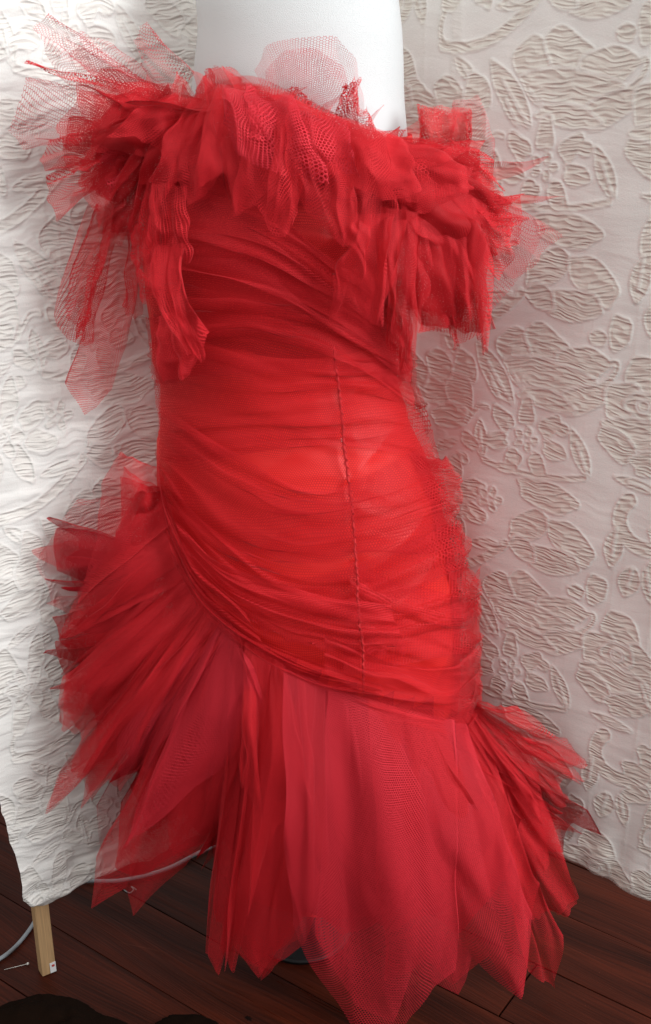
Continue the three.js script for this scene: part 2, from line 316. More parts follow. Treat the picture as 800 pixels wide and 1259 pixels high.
const NET = netTexture(0.24, 0.05), COARSE = netTexture(0.27, 0.05), FINE = netTexture(0.24, 0.04), DENSE = netTexture(0.5, 0.04), THIN = netTexture(0.13, 0.05);
const tulle = (name, color, alpha, op = 1) => new THREE.MeshPhysicalMaterial({ name, color: new THREE.Color(...color), alphaMap: alpha, transparent: true, opacity: op, side: THREE.DoubleSide, roughness: 0.7, transmission: 0.12, thickness: 0, specularIntensity: 0.5, sheen: 0.18, sheenColor: new THREE.Color(1, 0.45, 0.5), sheenRoughness: 0.5 });
const M = {
  net: tulle('red_net', [0.70, 0.018, 0.028], NET),
  net2: tulle('coarse_red_net', [0.66, 0.024, 0.042], COARSE),
  sheer: tulle('sheer_red_net', [0.58, 0.022, 0.04], THIN),
  fine: tulle('fine_red_tulle', [0.60, 0.008, 0.015], FINE),
  dense: tulle('close_red_tulle', [0.46, 0.004, 0.009], DENSE),
  under: new THREE.MeshPhysicalMaterial({ name: 'deep_red_taffeta', color: new THREE.Color(0.40, 0.004, 0.009), roughness: 0.75, side: THREE.DoubleSide, specularIntensity: 0.3 }),
  deep: tulle('deep_red_tulle', [0.40, 0.004, 0.009], FINE),
};
const PITCH_OF = { net: 0.0031, net2: 0.0046, sheer: 0.0034, fine: 0.0032, dense: 0.0024, deep: 0.0026, under: 0.003 };

const dress = group('dress', 'red strapless evening dress with tulle ruffles, draped body and net flounce hem', 'dress');

// a gathered piece of tulle between a root line and a cut tip line, both in photograph pixels with a depth
function curve(pts, sharp) {
  if (pts.length === 1) return () => pts[0].clone();
  if (!sharp && pts.length > 2) { const c = new THREE.CatmullRomCurve3(pts, false, 'centripetal'); return (u) => c.getPoint(clamp(u, 0, 1)); }
  return (u) => { const x = clamp(u, 0, 1) * (pts.length - 1), i = Math.min(pts.length - 2, Math.floor(x)); return pts[i].clone().lerp(pts[i + 1], x - i); };
}
function sheet(name, root, tip, o = {}) {
  const { mat = 'net', pleats = 3, amp = 0.012, over = 1.2, bulge = [0, 0, 0.02], rz = 0.014, tz = 0.05, hold = 0.45, fold = 0.05, nu = 46, nv = 26, off = 0.008, crumple = 0.006, sd = rnd() * 100, parent = dress, rootSharp = false } = o;
  const Rp = root.map((p) => { const h = bodyHit(p[0], p[1], rz); return p[2] !== undefined ? at(p[0], p[1], p[2]) : h; });
  const zr = Rp.reduce((a, p) => a + p.z, 0) / Rp.length;
  const Tp = tip.map((p) => at(p[0], p[1], p[2] !== undefined ? p[2] : zr + tz));
  const R = curve(Rp, rootSharp), T = curve(Tp, true), B = V(...bulge);
  let width = 0; for (let i = 1; i < Tp.length; i++) width += Tp[i].distanceTo(Tp[i - 1]);
  let rw = 0; for (let i = 1; i < Rp.length; i++) rw += Rp[i].distanceTo(Rp[i - 1]);
  
  const len = Math.max(R(0.5).distanceTo(T(0.5)), (R(0).distanceTo(T(0)) + R(1).distanceTo(T(1))) / 2, R(0.3).distanceTo(T(0.3))) + 2 * Math.hypot(...bulge) * 0.5;
  const fabric = Math.max(width, rw) * (1 + pleats * amp * 6), P = PITCH_OF[mat], ca = Math.cos(sd * 7), sa = Math.sin(sd * 7);
  const k = Math.PI * 2 * pleats, ph = sd * 3.7, mid = R(0.5), axis = T(0.5).sub(mid).normalize(), tang = (width > rw ? T(1).sub(T(0)) : R(1).sub(R(0))).normalize();
  const nrm = tang.clone().cross(axis).normalize(); if (nrm.z < 0) nrm.negate();
  const g = grid(nu, nv, (i, j) => {
    const v = j / nv, t0 = lerp(-fold, 1 + fold, i / nu);
    let u = t0, back = 0;
    if (u < 0) { back = -u; u = -u; } if (u > 1) { back = u - 1; u = 2 - u; }
    const um = u + 0.10 * n2(u * 1.7 + sd, sd) + 0.03 * n2(u * 3 + sd, v * 1.5);
    let ue = pleats ? u - over / (2 * k) * Math.sin(2 * (k * um + ph)) * lerp(1, 0.75, v) : u;
    if (ue < 0) ue = -ue; if (ue > 1) ue = 2 - ue;
    const tipU = lerp(ue, u, 0.35);
    const q = R(ue).lerp(T(tipU), v);
    q.addScaledVector(B, 4 * v * (1 - v) * (0.8 + 0.4 * n2(u * 2 + sd, 9)));
    const A = amp * (hold + (1 - hold) * Math.pow(v, 0.8));
    q.addScaledVector(nrm, A * (Math.sin(k * um + ph) + 0.16 * Math.sin(2.3 * k * um + ph * 2 + v * 1.5)) - back * 0.02 * 0 - (back > 0 ? 0.0016 : 0));
    const c = crumple * (0.25 + 0.75 * v);
    q.x += c * n3(u * 3 + sd, v * 2.2, sd); q.y += c * n3(u * 3 + sd, v * 2.2, sd + 20); q.z += c * n3(u * 4 + sd, v * 3, sd + 40);
    settle(q, off);
    const fu = (t0 - 0.5) * fabric, fv = v * len;
    return [q, (fu * ca - fv * sa) / (8 * P), (fu * sa + fv * ca) / (6.93 * P)];
  });
  return mesh(name, g, M[mat], parent);
}

// ---- satin lining, puckered along the seam
{
  const satin = new THREE.MeshPhysicalMaterial({ name: 'red_satin', color: new THREE.Color(0.80, 0.024, 0.016), roughness: 0.42, specularIntensity: 0.9, sheen: 0.3, sheenColor: new THREE.Color(1, 0.3, 0.25), sheenRoughness: 0.4,
    bumpMap: dataTex(512, 512, (x, y) => { const b = 128 + n2(x * 0.7, y * 0.12) * 60 + n2(x * 0.12, y * 0.7) * 50; return [b, b, b]; }), bumpScale: 0.00025, side: THREE.DoubleSide });
  satin.bumpMap.repeat.set(10, 10);
  const seamPx = table([[380, 405], [430, 410], [500, 419], [560, 424], [620, 432], [700, 438], [760, 441], [800, 446], [850, 447], [1000, 450]]);
  const yTop = at(400, 165, 0).y, yBot = at(400, 1075, 0).y, nu = 220, nv = 300;
  const pyOf = (y) => { let a = 0, b = 1300; for (let i = 0; i < 24; i++) { const m = (a + b) / 2; if (at(400, m, 0.13).y > y) a = m; else b = m; } return a; };
  const g = grid(nu, nv, (i, j) => {
    const a = -Math.PI / 2 + i / nu * Math.PI * 2, y = lerp(yTop, yBot, j / nv), [c, ra, rb] = section(y);
    const x0 = c + Math.cos(a) * ra, z0 = Math.sin(a) * rb, py = pyOf(y), sx = at(seamPx(py)[0], py, 0.13).x, front = smooth(-0.05, 0.05, z0);
    const d = x0 - sx, near = Math.exp(-Math.abs(d) / 0.05);
    const pk = Math.pow(1 - Math.abs(n2(d * 7 + 3, y * 20 + d * 6)), 2) * 0.0045 * near + n2(d * 6, y * 24 + Math.abs(d) * 10) * 0.0022 * near;
    const sag = Math.pow(1 - Math.abs(n2(d * 1.6 + 9, y * 5.5 - d * 4)), 2.5) * 0.005 - Math.exp(-((d / 0.007) ** 2)) * 0.004;
    const o = 0.002 + front * (pk + sag) + n2(x0 * 8, y * 11) * 0.0016;
    return [V(c + Math.cos(a) * (ra + o), y, Math.sin(a) * (rb + o)), i / nu * 1.2, (1 - j / nv) * 1.0];
  }, true);
  mesh('lining', g, satin, dress);
  // the gathered centre seam and its stitches
  const pts = []; for (let py = 425; py <= 852; py += 6) { const q = bodyHit(seamPx(py)[0] + n2(py * 0.05, 1) * 0.8, py, 0.015 + 0.016 * smooth(600, 760, py) + 0.0018 * n2(py * 0.13, 5)); pts.push(q); }
  const sc = new THREE.CatmullRomCurve3(pts);
  const dk = new THREE.MeshStandardMaterial({ name: 'red_thread', color: new THREE.Color(0.50, 0.008, 0.012), roughness: 0.8 });
  const sg = new THREE.TubeGeometry(sc, 260, 0.0017, 9);
  { const p = sg.attributes.position; for (let i = 0; i < p.count; i++) { p.setX(i, p.getX(i) + n2(p.getY(i) * 160, i * 0.01) * 0.0004); p.setZ(i, p.getZ(i) + n2(p.getY(i) * 120, 8) * 0.0012); } sg.computeVertexNormals(); }
  const seam = mesh('seam', sg, dk, dress);
  const st = [];
  for (let i = 0; i < 90; i++) { const q = sc.getPoint((i + 0.5) / 90); st.push(new THREE.CapsuleGeometry(0.0006, 0.0035, 2, 5).rotateZ(0.7 + n2(i, 2) * 0.5).translate(q.x + (i % 2 ? 0.002 : -0.002), q.y, q.z + 0.0022)); }
  mesh('stitching', mergeGeometries(st), dk, seam).userData.kind = 'stuff';
}

// ---- draped bands of tulle wound round the body: photograph rows of an upper and a lower edge
function drape(upper, lower, o = {}) {
  const { off = 0.008, pleats = 6, amp = 0.004, over = 1.25, nu = 90, nv = 44, mat = 'fine', wav = 5, rag = 0, lift = 0 } = o, sd = rnd() * 50;
  const U = curve(upper.map(([x, y]) => V(x, y, 0))), L = curve(lower.map(([x, y]) => V(x, y, 0))), k = Math.PI * 2 * pleats, P = PITCH_OF[mat], ca = Math.cos(sd), sa = Math.sin(sd);
  const g = grid(nu, nv, (i, j) => {
    const u = i / nu, v = j / nv;
    const vm = v + 0.10 * n2(u * 1.0 + sd, v * 2) + 0.018 * n2(u * 4 + sd, v * 4 + 7);
    let ve = v - over / (2 * k) * Math.sin(2 * (k * vm + sd)) * (0.6 + 0.5 * n2(u * 3, v * 3 + sd));
    ve = clamp(ve, 0, 1);
    const a = U(u), b = L(u);
    const px = lerp(a.x, b.x, ve) + n2(u * 2 + sd, v * 3) * wav * 0.4, py = lerp(a.y, b.y, ve) + n2(u * 1.6 + sd, v * 3) * wav * 0.7 + (v > 0.96 ? n2(u * 14, sd) * rag : 0);
    const puff = lift * Math.sin(Math.PI * v) + amp * (1 + Math.sin(k * vm + sd)) * (0.6 + 0.6 * n2(u * 2 + sd, v * 4)) + Math.max(0, n2(u * 2.5 + sd, v * 7)) * amp * 0.6;
    const q = bodyHit(px, py, off + 0.006 + Math.max(-0.001, puff));
    const fu = u * 0.42, fv = v * (Math.abs(a.y - b.y) * 0.0012 + pleats * amp * 3);
    return [q, (fu * ca - fv * sa) / (8 * P), (fu * sa + fv * ca) / (6.93 * P)];
  });
  return mesh('drape', g, M[mat], dress);
}
drape([[170, 215], [330, 215], [508, 240]], [[190, 470], [340, 455], [505, 470]], { pleats: 4, off: 0.006, amp: 0.004, wav: 10 });
drape([[172, 225], [300, 240], [420, 330], [506, 400]], [[186, 420], [300, 420], [420, 445], [508, 500]], { pleats: 4, off: 0.012, amp: 0.005 });
drape([[240, 225], [330, 260], [430, 330], [500, 380]], [[200, 330], [320, 360], [430, 420], [506, 470]], { pleats: 2, off: 0.016, amp: 0.004, mat: 'net' });
drape([[175, 190], [330, 190], [506, 215]], [[188, 400], [330, 440], [503, 420]], { pleats: 2, off: 0.009, amp: 0.004, mat: 'deep' });
drape([[188, 405], [300, 425], [420, 440], [506, 430]], [[196, 565], [300, 560], [420, 545], [530, 560]], { pleats: 4, off: 0.007, amp: 0.004, wav: 8 });
drape([[190, 420], [330, 440], [500, 430]], [[196, 640], [340, 690], [575, 680]], { pleats: 2, off: 0.006, amp: 0.003, wav: 9 });
drape([[196, 500], [290, 560], [400, 600], [530, 545]], [[196, 650], [270, 720], [400, 760], [578, 700]], { pleats: 4, off: 0.012, amp: 0.004, wav: 9 });
drape([[192, 560], [250, 640], [370, 710], [565, 640]], [[205, 680], [270, 770], [400, 830], [585, 800]], { pleats: 4, off: 0.010, amp: 0.005, wav: 8 });
drape([[215, 640], [270, 690], [380, 725], [480, 745]], [[235, 700], [300, 760], [400, 800], [500, 800]], { pleats: 2, off: 0.02, amp: 0.005, mat: 'net', rag: 8 });
drape([[430, 690], [500, 720], [570, 730], [590, 700]], [[420, 850], [500, 870], [570, 880], [592, 850]], { pleats: 3, off: 0.010, amp: 0.006, mat: 'net', wav: 8 });
drape([[400, 780], [480, 810], [560, 815], [590, 790]], [[400, 860], [490, 890], [560, 905], [592, 880]], { pleats: 2, off: 0.018, amp: 0.006, mat: 'net', wav: 5 });
drape([[205, 650], [235, 712], [300, 775], [380, 812], [470, 842]], [[212, 690], [250, 755], [310, 805], [380, 840], [470, 858]], { pleats: 2, off: 0.022, amp: 0.006, lift: 0.008, wav: 4 });
drape([[190, 545], [200, 610], [240, 690], [300, 750]], [[196, 600], [215, 680], [255, 750], [330, 805]], { pleats: 2, off: 0.02, amp: 0.006, lift: 0.006, wav: 4 });
// puffs standing off the right side and tucks at the left of the waist
for (const [y0, y1, x] of [[640, 705, 562], [690, 760, 572], [735, 800, 574], [790, 885, 576], [560, 650, 545], [395, 470, 492]])
  for (let k = 0; k < 2; k++) sheet('side_puff', [[x - 40, y0 - 5, 0.06], [x - 30, y1 + 5, 0.06]], [[x + 3, y0 + 3, 0.0], [x + 16 + rr(-5, 5), lerp(y0, y1, 0.35), 0.0], [x + 14 + rr(-5, 5), lerp(y0, y1, 0.7), 0.0], [x + 2, y1, 0.0]], { mat: 'fine', pleats: 2, amp: 0.005, bulge: [0.006, 0, 0.02], fold: 0.12, crumple: 0.005 });
for (const [y0, y1] of [[385, 425], [418, 465], [445, 470]]) sheet('side_puff', [[230, y0, 0.07], [232, y1, 0.07]], [[184, y0 + 4, 0.01], [187, lerp(y0, y1, 0.5), 0.015], [190, y1 - 1, 0.02]], { mat: 'fine', pleats: 2, amp: 0.004, bulge: [0, 0, 0.015], crumple: 0.003 });

// ---- neckline ruffle
const ruffle = (root, tip, o) => sheet('ruffle_layer', root, tip, { off: 0.012, ...o });
// the mass of short layers
const NECK = curve([V(178, 150, 0), V(215, 122, 0), V(260, 112, 0), V(310, 105, 0), V(360, 125, 0), V(430, 155, 0), V(500, 180, 0), V(560, 200, 0)]);
for (let k = 0; k < 30; k++) {
  const t = (k + 0.5) / 30, c = NECK(t), lay = k % 3, row = lay * 22, w = rr(72, 112);
  const ang = lerp(2.7, 0.7, smooth(0.0, 1.0, t)) + rr(-0.3, 0.3), L = rr(70, 108) * (0.9 + 0.25 * Math.abs(t - 0.45)), ax = Math.cos(ang), ay = Math.sin(ang);
  const rx = c.x, ry = c.y + row, sp = w * rr(0.75, 1.0), nt = 4 + (k % 3), tip = [], hi = rr(1.0, 1.25), lo = rr(0.68, 0.85);
  for (let i = 0; i < nt; i++) { const q = lerp(-1, 1, i / (nt - 1)), e = (i + k) % 2 ? lo : hi; tip.push([rx + ax * L * e + ay * sp * q, ry + ay * L * e - ax * sp * q]); }
  const z = 0.065 + 0.06 * Math.sin(Math.PI * clamp(t * 1.1, 0, 1)) - lay * 0.012;
  ruffle([[rx + ay * w * 0.5, ry - ax * w * 0.5, z - 0.025], [rx - ay * w * 0.5, ry + ax * w * 0.5, z - 0.025]].reverse(), tip.reverse().map((p) => [...p, z + rr(0.01, 0.05)]), { pleats: 1, over: 0.4, amp: rr(0.004, 0.009), mat: lay === 1 ? 'dense' : 'net', bulge: [0, 0.012, rr(0.02, 0.05)], crumple: 0.006, fold: 0.015 });
}
// named by where the photograph shows them: spread to the left
const lf = { pleats: 2, amp: 0.007, crumple: 0.004, hold: 0.6, fold: 0.04 };
ruffle([[208, 118, 0.05], [165, 145, 0.06]], [[58, 17, 0.10], [40, 34, 0.10], [72, 98, 0.10]], { ...lf, mat: 'sheer', fold: 0.07 });
ruffle([[250, 97, 0.04], [205, 125, 0.05]], [[180, 28, 0.08], [164, 52, 0.08], [176, 78, 0.08]], { ...lf, mat: 'sheer', fold: 0.07, pleats: 1 });
ruffle([[222, 120, 0.04], [185, 140, 0.05]], [[152, 62, 0.08], [100, 37, 0.09], [84, 72, 0.09]], { ...lf, mat: 'sheer' });
ruffle([[205, 112, 0.06], [195, 130, 0.06]], [[30, 75, 0.12], [31, 79, 0.12], [46, 82, 0.12]], { ...lf, pleats: 3, amp: 0.004 });
ruffle([[215, 118, 0.06], [200, 132, 0.06]], [[78, 50, 0.11], [95, 66, 0.11], [112, 95, 0.11]], { ...lf, pleats: 1, mat: 'sheer' });
ruffle([[195, 128, 0.05], [150, 188, 0.05]], [[34, 84, 0.10], [11, 160, 0.10], [28, 183, 0.10], [62, 172, 0.10]], { ...lf, mat: 'sheer' });
ruffle([[185, 138, 0.06], [150, 200, 0.05]], [[58, 175, 0.11], [48, 200, 0.11], [56, 216, 0.11], [80, 195, 0.11]], { ...lf, pleats: 3 });
ruffle([[175, 160, 0.06], [150, 215, 0.05]], [[54, 215, 0.11], [60, 246, 0.11], [72, 270, 0.11], [95, 235, 0.11]], { ...lf, pleats: 3 });
ruffle([[195, 140, 0.06], [170, 220, 0.05]], [[95, 195, 0.10], [105, 245, 0.10], [125, 275, 0.10], [150, 260, 0.09]], { ...lf, pleats: 2, over: 0.8, amp: 0.008 });
ruffle([[200, 150, 0.05], [180, 240, 0.05]], [[112, 230, 0.08], [120, 285, 0.07], [150, 300, 0.06], [165, 280, 0.06]], { ...lf, pleats: 2, over: 0.8, amp: 0.008 });
ruffle([[190, 120, 0.07], [150, 190, 0.07]], [[100, 110, 0.11], [70, 160, 0.11], [90, 215, 0.11]], { ...lf, pleats: 2, over: 0.8, amp: 0.008 });
ruffle([[225, 112, 0.07], [190, 165, 0.07]], [[125, 80, 0.10], [110, 130, 0.11], [112, 190, 0.11]], { ...lf, pleats: 2, over: 0.8, amp: 0.008 });
ruffle([[215, 125, 0.08], [200, 200, 0.07]], [[130, 150, 0.11], [122, 200, 0.11], [135, 245, 0.10]], { ...lf, pleats: 2, over: 0.8, amp: 0.008, mat: 'net2' });
for (const [q, m] of [[4, 'dense'], [-8, 'net'], [16, 'net']]) ruffle([[218, 112 + q, 0.05], [222, 165, 0.07], [205, 225 + q, 0.06]], [[132 + q, 118, 0.09], [112, 150 + q, 0.1], [122, 185, 0.1], [104 + q, 222, 0.09], [134, 248 + q, 0.08], [140, 288, 0.07], [170, 292 - q, 0.06]], { pleats: 2, over: 0.6, amp: 0.008, mat: m, bulge: [0, 0.012, 0.03], fold: 0.02, nu: 70 });
// hanging strips at the left
ruffle([[128, 250, 0.06], [165, 262, 0.05]], [[76, 470, 0.07], [103, 510, 0.07], [135, 482, 0.06], [162, 392, 0.05]], { pleats: 1, amp: 0.005, over: 0.6, fold: 0.05, bulge: [0.01, 0, 0.01], crumple: 0.004 });
ruffle([[118, 250, 0.05], [150, 262, 0.05]], [[77, 368, 0.06], [88, 400, 0.06], [104, 405, 0.06]], { pleats: 1, amp: 0.005, fold: 0.08, crumple: 0.004 });
ruffle([[108, 250, 0.05], [150, 270, 0.04]], [[62, 390, 0.05], [86, 420, 0.05], [112, 425, 0.05]], { pleats: 1, amp: 0.004, over: 0.5, crumple: 0.004 });
ruffle([[135, 255, 0.07], [150, 265, 0.07]], [[92, 415, 0.08], [98, 420, 0.08], [104, 400, 0.08]], { pleats: 2, amp: 0.004 });
ruffle([[165, 230, 0.05], [185, 250, 0.05]], [[150, 370, 0.04], [165, 395, 0.04], [186, 350, 0.04]], { pleats: 2, amp: 0.008 });
// ribbons down the front of the bodice
ruffle([[184, 225, 0.15], [230, 228, 0.16]], [[184, 318, 0.15], [205, 322, 0.155], [236, 320, 0.16]], { pleats: 1, amp: 0.004, over: 0.4, mat: 'net', bulge: [0, 0, 0.015] });
ruffle([[187, 300, 0.15], [228, 305, 0.16]], [[208, 385, 0.15], [249, 448, 0.15], [256, 405, 0.155]], { pleats: 1, amp: 0.008, mat: 'net', fold: 0.1, bulge: [-0.012, 0, 0.02], rootSharp: true });
ruffle([[186, 305, 0.15], [225, 300, 0.16]], [[205, 380, 0.15], [228, 440, 0.15], [246, 432, 0.15]], { pleats: 1, amp: 0.006, mat: 'net', bulge: [-0.012, 0, 0.015] });
ruffle([[168, 275, 0.1], [190, 290, 0.12]], [[172, 330, 0.1], [182, 372, 0.1], [200, 350, 0.12]], { pleats: 2, amp: 0.006, bulge: [-0.008, 0, 0.015] });
ruffle([[192, 390, 0.1], [222, 380, 0.12]], [[190, 440, 0.1], [202, 466, 0.11], [232, 466, 0.12], [240, 440, 0.13]], { pleats: 2, amp: 0.006 });
ruffle([[176, 215, 0.1], [200, 225, 0.12]], [[160, 300, 0.08], [178, 330, 0.1], [195, 300, 0.12]], { pleats: 3, amp: 0.008 });
// front of the chest
const ch = { pleats: 1, amp: 0.005, over: 0.3, crumple: 0.006, bulge: [0, 0.012, 0.03], fold: 0.03 };
const flap = (root, tip, zr, zt, o) => ruffle(root.map((p) => [...p, zr]), tip.map((p) => [...p, zt]), { ...ch, ...o });
flap([[215, 120], [268, 122]], [[132, 168], [190, 172], [206, 208], [228, 212]], 0.11, 0.16, { mat: 'net' });
flap([[240, 115], [300, 108]], [[184, 214], [206, 246], [222, 226], [228, 252], [250, 238], [264, 228]], 0.12, 0.17);
flap([[268, 105], [322, 105]], [[238, 232], [276, 214], [290, 266], [332, 238]], 0.12, 0.18, { mat: 'net' });
flap([[275, 108], [360, 118]], [[276, 150], [292, 182], [345, 216], [402, 230]], 0.14, 0.20, { pleats: 1, mat: 'net2' });
flap([[308, 118], [362, 128]], [[284, 268], [316, 258], [346, 292], [368, 252]], 0.13, 0.18);
flap([[330, 122], [382, 132]], [[350, 222], [330, 258], [347, 290], [370, 258]], 0.14, 0.19, { mat: 'net' });
flap([[350, 118], [432, 150]], [[352, 240], [385, 262], [418, 304], [440, 270]], 0.14, 0.19);
flap([[398, 140], [470, 165]], [[400, 262], [424, 292], [452, 286], [486, 258]], 0.13, 0.18, { mat: 'net' });
flap([[360, 120], [500, 172]], [[372, 205], [420, 222], [470, 250], [520, 235]], 0.13, 0.19, {});
flap([[300, 104], [420, 146]], [[305, 165], [345, 196], [395, 205], [440, 222]], 0.13, 0.19, { pleats: 2, mat: 'net2' });
flap([[425, 150], [540, 182]], [[430, 225], [475, 245], [530, 262], [585, 235]], 0.11, 0.16, {});
// the rolled upper edge
for (const [dy, h, z, m] of [[-6, 52, 0.125, 'fine'], [-2, 40, 0.135, 'net'], [3, 62, 0.13, 'fine'], [8, 46, 0.14, 'net']]) {
  ruffle([[225, 128 + dy, 0.06], [262, 110 + dy, z - 0.05], [310, 103 + dy, z - 0.03], [365, 124 + dy, z - 0.03], [432, 153 + dy, z - 0.04], [505, 178 + dy, 0.08], [565, 192 + dy, 0.05]],
    [[205, 150 + h, 0.09], [262, 128 + h + rr(-12, 12), z], [318, 118 + h + rr(-12, 12), z + 0.02], [372, 136 + h + rr(-12, 12), z + 0.02], [430, 160 + h + rr(-12, 12), z + 0.01], [500, 188 + h, 0.12], [575, 205 + h, 0.08]], { mat: m, pleats: 2, amp: 0.004, over: 0.8, nu: 110, nv: 24, bulge: [0, 0.014, 0.022], crumple: 0.012, fold: 0.01 });
}
// the loop, the fan and the points standing above the neckline
ruffle([[240, 128, 0.09], [318, 112, 0.1]], [[246, 100, 0.08], [262, 84, 0.08], [284, 81, 0.08], [304, 92, 0.08], [322, 108, 0.09]], { pleats: 0, amp: 0.002, bulge: [-0.004, 0.004, 0.012], mat: 'net', crumple: 0.003, fold: 0.1 });
ruffle([[246, 124, 0.07], [300, 110, 0.08]], [[250, 96, 0.07], [274, 82, 0.06], [310, 98, 0.07]], { pleats: 1, amp: 0.003, crumple: 0.003 });
ruffle([[240, 130, 0.06], [262, 120, 0.06]], [[240, 112, 0.06], [252, 92, 0.06], [275, 84, 0.06]], { pleats: 1, amp: 0.004, crumple: 0.003, fold: 0.12 });
ruffle([[330, 118, 0.07], [448, 165, 0.08]], [[312, 88, 0.13], [325, 58, 0.13], [362, 45, 0.13], [414, 42, 0.13], [436, 75, 0.13], [447, 118, 0.12]], { mat: 'sheer', pleats: 0, amp: 0.002, fold: 0, crumple: 0.003, hold: 1 });
ruffle([[345, 122, 0.07], [440, 160, 0.08]], [[326, 88, 0.12], [350, 60, 0.12], [390, 58, 0.12], [424, 86, 0.12], [436, 130, 0.12]], { mat: 'sheer', pleats: 0, amp: 0.002, fold: 0, crumple: 0.003, hold: 1 });
ruffle([[350, 122, 0.08], [384, 134, 0.08]], [[350, 112, 0.1], [364, 108, 0.1], [380, 124, 0.1]], { pleats: 2, amp: 0.004 });
ruffle([[412, 150, 0.1], [442, 160, 0.1]], [[424, 104, 0.12], [443, 94, 0.12], [437, 118, 0.12]], { pleats: 2, amp: 0.005, fold: 0.12, mat: 'net' });
ruffle([[410, 148, 0.1], [436, 160, 0.1]], [[422, 106, 0.12], [432, 100, 0.12], [440, 120, 0.12]], { pleats: 2, amp: 0.005, mat: 'net' });
ruffle([[438, 158, 0.1], [482, 174, 0.1]], [[440, 130, 0.12], [452, 140, 0.12], [476, 172, 0.11]], { pleats: 1, amp: 0.004 });
// right side
for (const [q, m] of [[4, 'dense'], [-9, 'net'], [15, 'net']]) ruffle([[470, 172, 0.09], [492, 205 + q, 0.11], [478, 250 + q, 0.12]], [[585 + q, 195, 0.07], [600, 232 + q, 0.08], [616 + q, 250, 0.08], [598, 285, 0.08], [612, 310 + q, 0.08], [570, 330 - q, 0.09], [540, 325, 0.1]], { pleats: 2, over: 0.6, amp: 0.008, mat: m, bulge: [0, 0.012, 0.03], fold: 0.02, nu: 70 });
ruffle([[514, 188, 0.06], [576, 192, 0.06]], [[513, 131, 0.07], [580, 134, 0.07]], { pleats: 0, crumple: 0.002, fold: 0.04, mat: 'net' });
ruffle([[516, 190, 0.05], [574, 192, 0.05]], [[516, 136, 0.06], [576, 139, 0.06]], { pleats: 1, amp: 0.003, over: 0.5, crumple: 0.003, mat: 'net' });
ruffle([[514, 188, 0.055], [576, 192, 0.055]], [[515, 133, 0.065], [578, 137, 0.065]], { pleats: 1, amp: 0.003, crumple: 0.003, mat: 'net' });
ruffle([[550, 190, 0.04], [604, 208, 0.04]], [[556, 122, 0.04], [590, 118, 0.04], [607, 172, 0.04]], { mat: 'sheer', pleats: 0, crumple: 0.003 });
ruffle([[540, 160, 0.08], [545, 166, 0.08]], [[598, 205, 0.08], [618, 232, 0.08], [620, 234, 0.08]], { pleats: 2, amp: 0.002, crumple: 0.002 });
ruffle([[500, 195, 0.08], [570, 225, 0.08]], [[590, 205, 0.08], [618, 240, 0.08], [625, 290, 0.08], [600, 300, 0.08]], { pleats: 2, over: 0.6, amp: 0.008, mat: 'net' });
ruffle([[520, 205, 0.06], [575, 270, 0.06]], [[640, 255, 0.05], [694, 290, 0.05], [650, 330, 0.05], [615, 345, 0.05]], { mat: 'sheer', pleats: 1, amp: 0.006 });
ruffle([[540, 225, 0.05], [560, 280, 0.05]], [[640, 262, 0.04], [672, 282, 0.04], [640, 340, 0.04], [600, 390, 0.04]], { mat: 'sheer', pleats: 1, amp: 0.006 });
ruffle([[560, 246, 0.08], [575, 262, 0.08]], [[642, 238, 0.08], [641, 241, 0.08], [628, 246, 0.08]], { pleats: 2, amp: 0.003, crumple: 0.003 });
ruffle([[560, 262, 0.08], [580, 278, 0.08]], [[650, 266, 0.08], [650, 270, 0.08], [632, 276, 0.08]], { pleats: 2, amp: 0.003, crumple: 0.003 });
ruffle([[540, 240, 0.09], [580, 300, 0.08]], [[625, 262, 0.08], [634, 310, 0.08], [612, 350, 0.08], [600, 330, 0.08]], { pleats: 2, over: 0.6, amp: 0.008 });
for (let k = 0; k < 5; k++) ruffle([[475 + k * 4, 215 + k * 6, 0.11], [560 - k * 3, 245 + k * 4, 0.09]], [[490 + rr(-10, 10), 330 + k * 10, 0.11], [512 + rr(-8, 8), 392 + rr(-20, 16), 0.11], [548 + rr(-8, 8), 408 + rr(-30, 10), 0.1], [572, 395 + rr(-25, 15), 0.09], [598 - k * 6, 434 - k * 22, 0.09], [604 - k * 3, 350 - k * 14, 0.08]], { pleats: 1, over: 0.4, amp: 0.007, crumple: 0.005, fold: 0.02, mat: k % 2 ? 'dense' : 'net', bulge: [0.01, 0.01, 0.03] });
ruffle([[575, 300, 0.06], [585, 320, 0.06]], [[590, 420, 0.06], [598, 438, 0.06], [600, 400, 0.06]], { pleats: 3, amp: 0.003 });
ruffle([[535, 320, 0.08], [555, 330, 0.08]], [[556, 432, 0.08], [562, 412, 0.08], [570, 400, 0.08]], { pleats: 3, amp: 0.003 });
ruffle([[515, 300, 0.05], [590, 300, 0.05]], [[512, 406, 0.05], [550, 412, 0.05], [572, 422, 0.05], [608, 408, 0.05]], { pleats: 1, amp: 0.005 });
ruffle([[438, 262, 0.17], [486, 262, 0.16]], [[424, 290, 0.18], [440, 345, 0.17], [452, 398, 0.16], [467, 396, 0.16], [468, 300, 0.16]], { pleats: 2, amp: 0.007, mat: 'net', fold: 0.1 });
ruffle([[445, 270, 0.15], [500, 270, 0.14]], [[404, 330, 0.16], [404, 396, 0.15], [436, 402, 0.15], [468, 400, 0.15], [480, 330, 0.14]], { pleats: 1, over: 0.6, amp: 0.008 });
ruffle([[470, 255, 0.15], [520, 260, 0.13]], [[466, 350, 0.15], [486, 402, 0.14], [502, 440, 0.12], [510, 370, 0.11]], { pleats: 2, over: 0.8, amp: 0.008, mat: 'net' });
